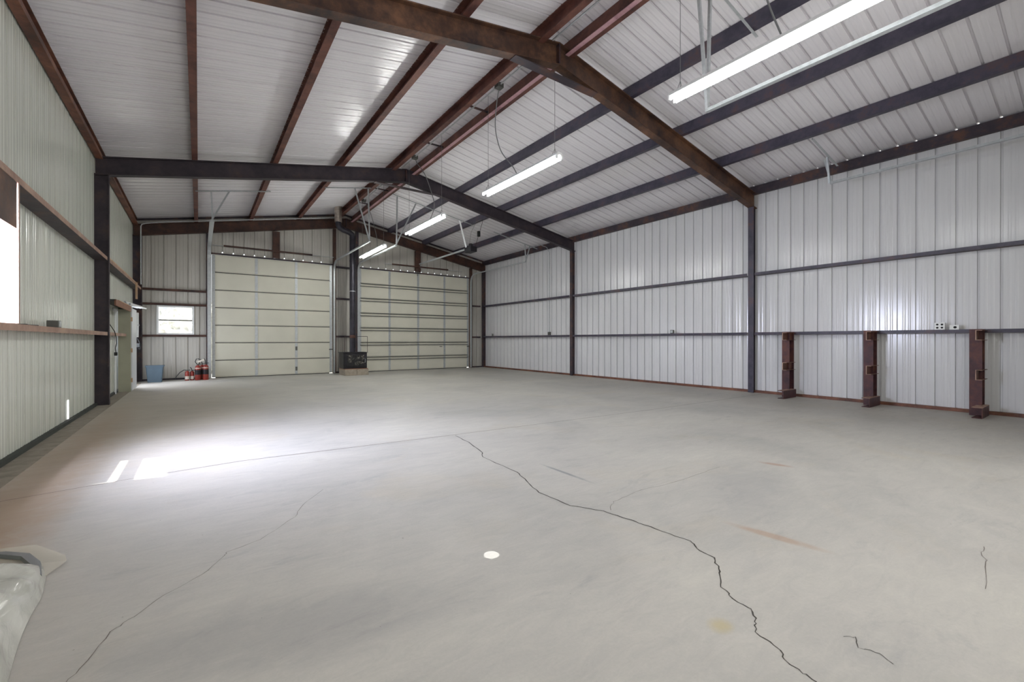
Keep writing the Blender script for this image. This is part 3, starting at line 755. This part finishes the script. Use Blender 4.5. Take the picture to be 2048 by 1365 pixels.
# ------------------------------------------------------------------ extinguishers
def extinguisher(x, y, h, r, lab, hose=0, dark=True):
    e = empty('fire_extinguisher', (x, y, 0), lab, 'fire extinguisher')
    MB().lathe((x, y, 0), [(r*.9, 0), (r, .02), (r, h*.78), (r*.85, h*.86), (r*.45, h*.92), (r*.3, h*.93)], 20).build('cylinder', 'extinguisher_red', e, smooth=True)
    vl = MB().tube([(x, y, h*.92), (x, y, h*1.0)], r*.28, 12).build('valve', 'galvanised_dark', e)
    MB().bar((x - .02, y, h*.99), (x + .08, y - .03, h*1.05), .018, .012).build('lever', 'black_iron', vl)
    MB().bar((x - .02, y, h*.96), (x + .08, y - .03, h*.97), .018, .012).build('carry_handle', 'black_iron', vl)
    MB().lathe((x, y, h*.34 if dark else h*.12), [(r*1.01, 0), (r*1.012, h*(.30 if dark else .3))], 20).build('label_band', 'black_iron' if dark else 'label_white', e)
    if dark: MB().lathe((x, y, h*.72), [(r*1.012, 0), (r*1.012, h*.04)], 20).build('top_band', 'label_white', e)
    if hose == 1:
        P = [(x, y, h*.98), (x - .08, y - .02, h*1.02), (x - .18, y - .03, h*.8), (x - .26, y - .03, h*.45), (x - .30, y - .03, h*.12)]
    elif hose == 2:
        P = [(x - .02, y, h*.98), (x - .07, y - .03, h*1.15), (x - .04, y - .03, h*1.32), (x + .02, y - .03, h*1.34), (x + .05, y - .03, h*1.2), (x + .03, y - .05, h*1.0)]
    else:
        P = [(x, y, h*.98), (x - .02, y - .03, h*1.2), (x - .05, y - .03, h*1.3)]
    MB().tube(P, .011, 8).build('hose', 'black_rubber', e, smooth=True)
extinguisher(-.30, 16.86, .32, .058, 'small red fire extinguisher with pale label, leftmost of the row', 1, False)
extinguisher(-.178, 16.93, .31, .058, 'small red fire extinguisher, second from the left of the row', 0, False)
extinguisher(-.03, 16.84, .50, .078, 'tall red fire extinguisher with looped hose, middle of the row', 2)
extinguisher(.08, 17.05, .50, .07, 'red fire extinguisher standing behind the two tall ones', 0)
extinguisher(.17, 16.84, .52, .078, 'tall red fire extinguisher at the right end beside the door', 0)
tag(MB().prism([(-.09, -.025), (.09, -.025), (.09, .025), (-.09, .025)], (.05, 16.74, .60), (.05, 16.755, .605), (.93, 0, .35), (-.35, 0, .93)).build('paper_tag', 'label_white'), 'pale paper tag hanging on the tall fire extinguishers', 'tag')

# ------------------------------------------------------------------ left far corner: enclosure, door, tubes, lumber
e = empty('utility_closet', (-1.5, 14.4, 0), 'olive panelled closet with white side slab on the left wall beyond the dark column', 'closet')
MB().box(XL + .05, -1.34, 13.95, 13.98, .0, 1.985).build('side_panel', 'olive_paint', e)
dd = MB().box(-1.36, -1.32, 13.985, 14.93, .03, 2.02).build('door', 'white_door', e, bevel=.003)
for z in (.28, 1.0, 1.75):
    MB().box(-1.366, -1.31, 13.96, 13.984, z - .05, z + .05).build('hinge', 'lumber', dd)
MB().box(XL + .05, -1.38, 13.98, 14.93, 1.98, 2.03).build('top_board', 'dark_board', e)
o = empty('wall_shelf', (-1.45, 12.8, 2.0), 'dark shelf board with brown front edge on the left wall beyond the column', 'shelf')
MB().box(XL + .03, -1.33, FB + .12, 13.90, 2.03, 2.05).build('board', 'dark_board', o)
MB().box(-1.35, -1.325, FB + .12, 13.90, 1.93, 2.05).build('front_edge', 'brown_board', o)
MB().box(-1.345, -1.32, FB + .5, 13.90, 2.05, 2.062).build('top_strip', 'lumber', o)
MB().box(XL + .02, XL + .06, 13.7, 15.9, 2.035, 2.06).build('back_rail', 'dark_board', o)
for i, (dx, y, dz) in enumerate(((0, 13.75, .07), (.055, 13.85, .07), (.11, 13.7, .07), (.165, 13.95, .07), (.08, 13.9, .112))):
    x = -1.52 + dx
    t = empty('fluorescent_tube', (x, y, 2.07), 'unlit white fluorescent tube lying on the closet top at the far left', 'fluorescent tube', 'spare tubes on the closet top')
    MB().tube([(x, y, 2.05 + dz), (x + .12, y + 2.3, 2.08 + dz)], .02, 12).build('glass_tube', 'white_metal', t, smooth=True)
    for a, b in ((0, .01), (.99, 1.0)):
        MB().tube([(x + .12*a, y + 2.3*a - .005, 2.05 + .03*a + dz), (x + .12*b, y + 2.3*b + .005, 2.05 + .03*b + dz)], .0205, 12).build('end_cap', 'galvanised', t)
tag(MB().box(XE0 - .09, XE0 - .005, FB + .12, 16.1, 2.835, 2.865).build('lumber_board', 'lumber'), 'long pale board lying on the upper left girt', 'board')
tag(MB().box(XE0 - .002, XE0 + .036, 15.82, 15.92, 2.38, 2.835).build('lumber_board', 'lumber'), 'short upright pale board at the far end of the upper left girt', 'board')
o = empty('wall_lamp', (XL, 16.6, 1.7), 'white tube light standing upright in the far left corner', 'tube light')
MB().box(-1.50, -1.42, 16.55, 16.62, 1.33, 2.04).build('housing', 'white_metal', o, bevel=.01)
MB().tube([(-1.46, 16.53, 1.37), (-1.46, 16.53, 2.0)], .019, 10).build('lamp_tube', 'white_metal', o, smooth=True)
MB().box(-1.51, -1.41, 16.54, 16.63, 1.66, 1.70).build('clip', 'galvanised', o)
o = empty('electrical_box', (XL, 16.2, 1.2), 'small grey electrical box with black plugs in the far left corner', 'electrical box')
MB().box(XL + .01, -1.44, 15.95, 16.12, 1.14, 1.34).build('box', 'galvanised', o, bevel=.01)
MB().box(XL + .01, -1.46, 15.9, 16.05, .98, 1.10).build('box', 'outlet_white', o, bevel=.01)
MB().box(-1.44, -1.34, 15.96, 16.06, 1.05, 1.16).build('plug', 'black_rubber', o, bevel=.01)
MB().tube([(-1.4, 16.0, 1.05), (-1.34, 15.98, .98), (-1.33, 16.0, 1.1), (-1.36, 16.0, 1.2), (-1.4, 16.0, 1.3)], .01, 8).build('cord', 'black_rubber', o, smooth=True)
# pale pipe up the left wall at y 12.9
o = empty('wall_pipe', (-1.5, 12.9, 0), 'thin white pipe on the left wall just before the closet', 'pipe')
MB().tube([(XL + .05, 13.5, 0), (XL + .05, 13.5, 1.95)], .022, 10).build('pipe', 'white_metal', o, smooth=True)
MB().lathe((XL + .05, 13.5, 1.9), [(.03, 0), (.05, .03), (.05, .07), (.02, .09)], 12).build('cap', 'white_metal', o, smooth=True)
# cord hanging over the lower left girt
P = [(-1.50, 11.7, 1.75), (-1.44, 11.75, 1.55), (-1.39, 11.9, 1.42), (-1.385, 12.05, 1.30), (-1.385, 12.08, 1.18), (-1.385, 11.95, 1.08), (-1.385, 12.0, 1.0)]
o = tag(MB().tube(P, .007, 8).build('extension_cord', 'black_rubber', smooth=True), 'black power cord with plug hanging over the lower left girt', 'cord')
MB().box(-1.41, -1.36, 11.97, 12.03, .93, 1.0).build('plug', 'black_rubber', o, bevel=.008)
b = tag(MB().box(-1.58, -1.47, 7.98, 8.12, 1.405, 1.50).build('outlet_box', 'galvanised_dark', bevel=.006), 'dark grey outlet box on the lower left girt before the column', 'outlet box')
MB().box(-1.47, -1.465, 8.0, 8.10, 1.42, 1.49).build('cover_plate', 'galvanised', b)
tag(MB().tube([(-1.47, 6.45, 1.407), (-1.45, 6.6, 1.41), (-1.47, 6.75, 1.407), (-1.44, 6.95, 1.407)], .006, 8).build('wire_scrap', 'black_rubber', smooth=True), 'short scrap of black wire lying on the lower left girt', 'wire')
tag(MB().box(XL + .003, XL + .012, 9.27, 9.32, 0.055, .34).build('daylight_glow_strip', 'daylight_glow'), 'narrow glowing strip in place of daylight, low in the left wall before the dark column', 'glowing strip')  # emissive strip imitating daylight; the wall has no hole here
bpy.data.objects['daylight_glow_strip'].parent = bpy.data.objects['wall_left']
for k_ in ('label', 'category'): del bpy.data.objects['daylight_glow_strip'][k_]

# ------------------------------------------------------------------ plastic wrapped bundle, front left
e = empty('plastic_bundle', (-1.0, 2.7, 0), 'bundle wrapped in clear plastic on the floor at the front left', 'wrapped bundle')
nx, ny = 26, 44
mb = MB(); X0, X1, Y_0, Y_1 = -1.5, -.57, 1.6, 3.42
for j in range(ny + 1):
    for i in range(nx + 1):
        u, v = i / nx, j / ny
        y = Y_0 + (Y_1 - Y_0) * v
        xr = X1 + .05 * math.sin(v * 5 + 1) - .22 * max(0, v - .78) ** 1.3 * 3
        x = X0 + (xr - X0) * u
        h = .27 * (1 - (2*u - 1) ** 4) ** .6 * (1 - abs(2*v - 1) ** 7) ** .6
        h *= 1 - .45 * max(0, v - .45) / .55
        h += h * (.16 * math.sin(9*x + 4*y) + .10 * math.sin(17*x - 11*y + 1) + .07 * math.sin(31*y + 5*x))
        mb.v.append((x, y, max(.003, h)))
for j in range(ny):
    for i in range(nx):
        a = j*(nx+1) + i; mb.f.append((a, a+1, a+nx+2, a+nx+1))
o = mb.build('wrapping', 'plastic', e, smooth=False, recalc=False)
for p in o.data.polygons: p.use_smooth = True
# loose flap of sheet lying on the floor beyond the bundle
F = [(-1.45, 3.55), (-1.45, 3.95), (-.98, 3.88), (-.80, 3.80), (-.63, 3.55), (-.60, 3.42), (-.66, 3.28), (-.70, 3.1), (-.80, 3.35)]
mb = MB(); c = (-1.0, 3.55)
for k in range(len(F)):
    a, b = F[k], F[(k+1) % len(F)]
    mb.quad((c[0], c[1], .03), (a[0], a[1], .010 + .01*(k % 2)), (b[0], b[1], .010 + .01*((k+1) % 2)))
mb.build('loose_flap', 'sheet', e)
mb = MB(); P = [(-1.45, 3.74, .035), (-1.1, 3.72, .035), (-.90, 3.67, .03), (-.79, 3.57, .028), (-.72, 3.42, .025), (-.68, 3.24, .02)]
def fn(i, p, t):
    n = V((-t.y, t.x, 0)).normalized(); return [p - n*.022, p + n*.022, p + n*.018 + V((0, 0, .02)), p - n*.018 + V((0, 0, .02))]
mb.path(P, fn).build('grey_band', 'tape_grey', e)

# ------------------------------------------------------------------ lights
w = bpy.data.worlds.new('world'); sc.world = w; w.use_nodes = True
bg = w.node_tree.nodes['Background']
bg.inputs[0].default_value = (0.86, 0.92, 1.0, 1); bg.inputs[1].default_value = 1.15
def area(name, loc, rot, sx, sy, power, c=(1, 1, 1)):
    l = bpy.data.lights.new(name, 'AREA'); l.shape = 'RECTANGLE'; l.size = sx; l.size_y = sy
    l.energy = power; l.color = c
    o = bpy.data.objects.new(name, l); col.objects.link(o); o.location = loc; o.rotation_euler = rot
    return o
def toward(o, d):
    o.rotation_euler = V(d).to_track_quat('-Z', 'Y').to_euler()
# added fill lamp behind the viewer; the back wall is closed
a = area('fill_behind', (3.0, YN + .5, 2.6), (0, 0, 0), 8.0, 3.6, 200, (1.0, 0.99, 0.97)); toward(a, (0.0, 1, -.12))
# sky light at the near left window
a = area('window_daylight', (XL - .35, 5.72, 2.15), (0, 0, 0), 1.0, 1.1, 850, (.76, .80, 1.0)); toward(a, (1, -.05, -.55))
a = area('doorway_daylight', (XL + .06, 15.5, 1.05), (0, 0, 0), .9, 1.9, 65, (.84, .89, 1.0)); toward(a, (1, -.05, -.1))
a = area('far_window_daylight', (-.6, YF + .9, 3.3), (0, 0, 0), 1.4, .9, 140, (.86, .90, 1.0)); toward(a, (.05, -.75, -1))
s = bpy.data.lights.new('sun', 'SUN'); s.energy = 14; s.angle = .009; s.color = (1, .98, .94)
so = bpy.data.objects.new('sun', s); col.objects.link(so); so.location = (-6, 8, 12); toward(so, (1 / 1.84, -.08, -1))
# small sun fleck falling through a roof hole
sp = bpy.data.lights.new('sun_fleck', 'SPOT'); sp.energy = 1500; sp.spot_size = math.radians(.78); sp.spot_blend = .05; sp.shadow_soft_size = .0
spo = bpy.data.objects.new('sun_fleck', sp); col.objects.link(spo); spo.location = (1.38 - .3, 2.14, 5.2); toward(spo, (.3, 0, -5.2))
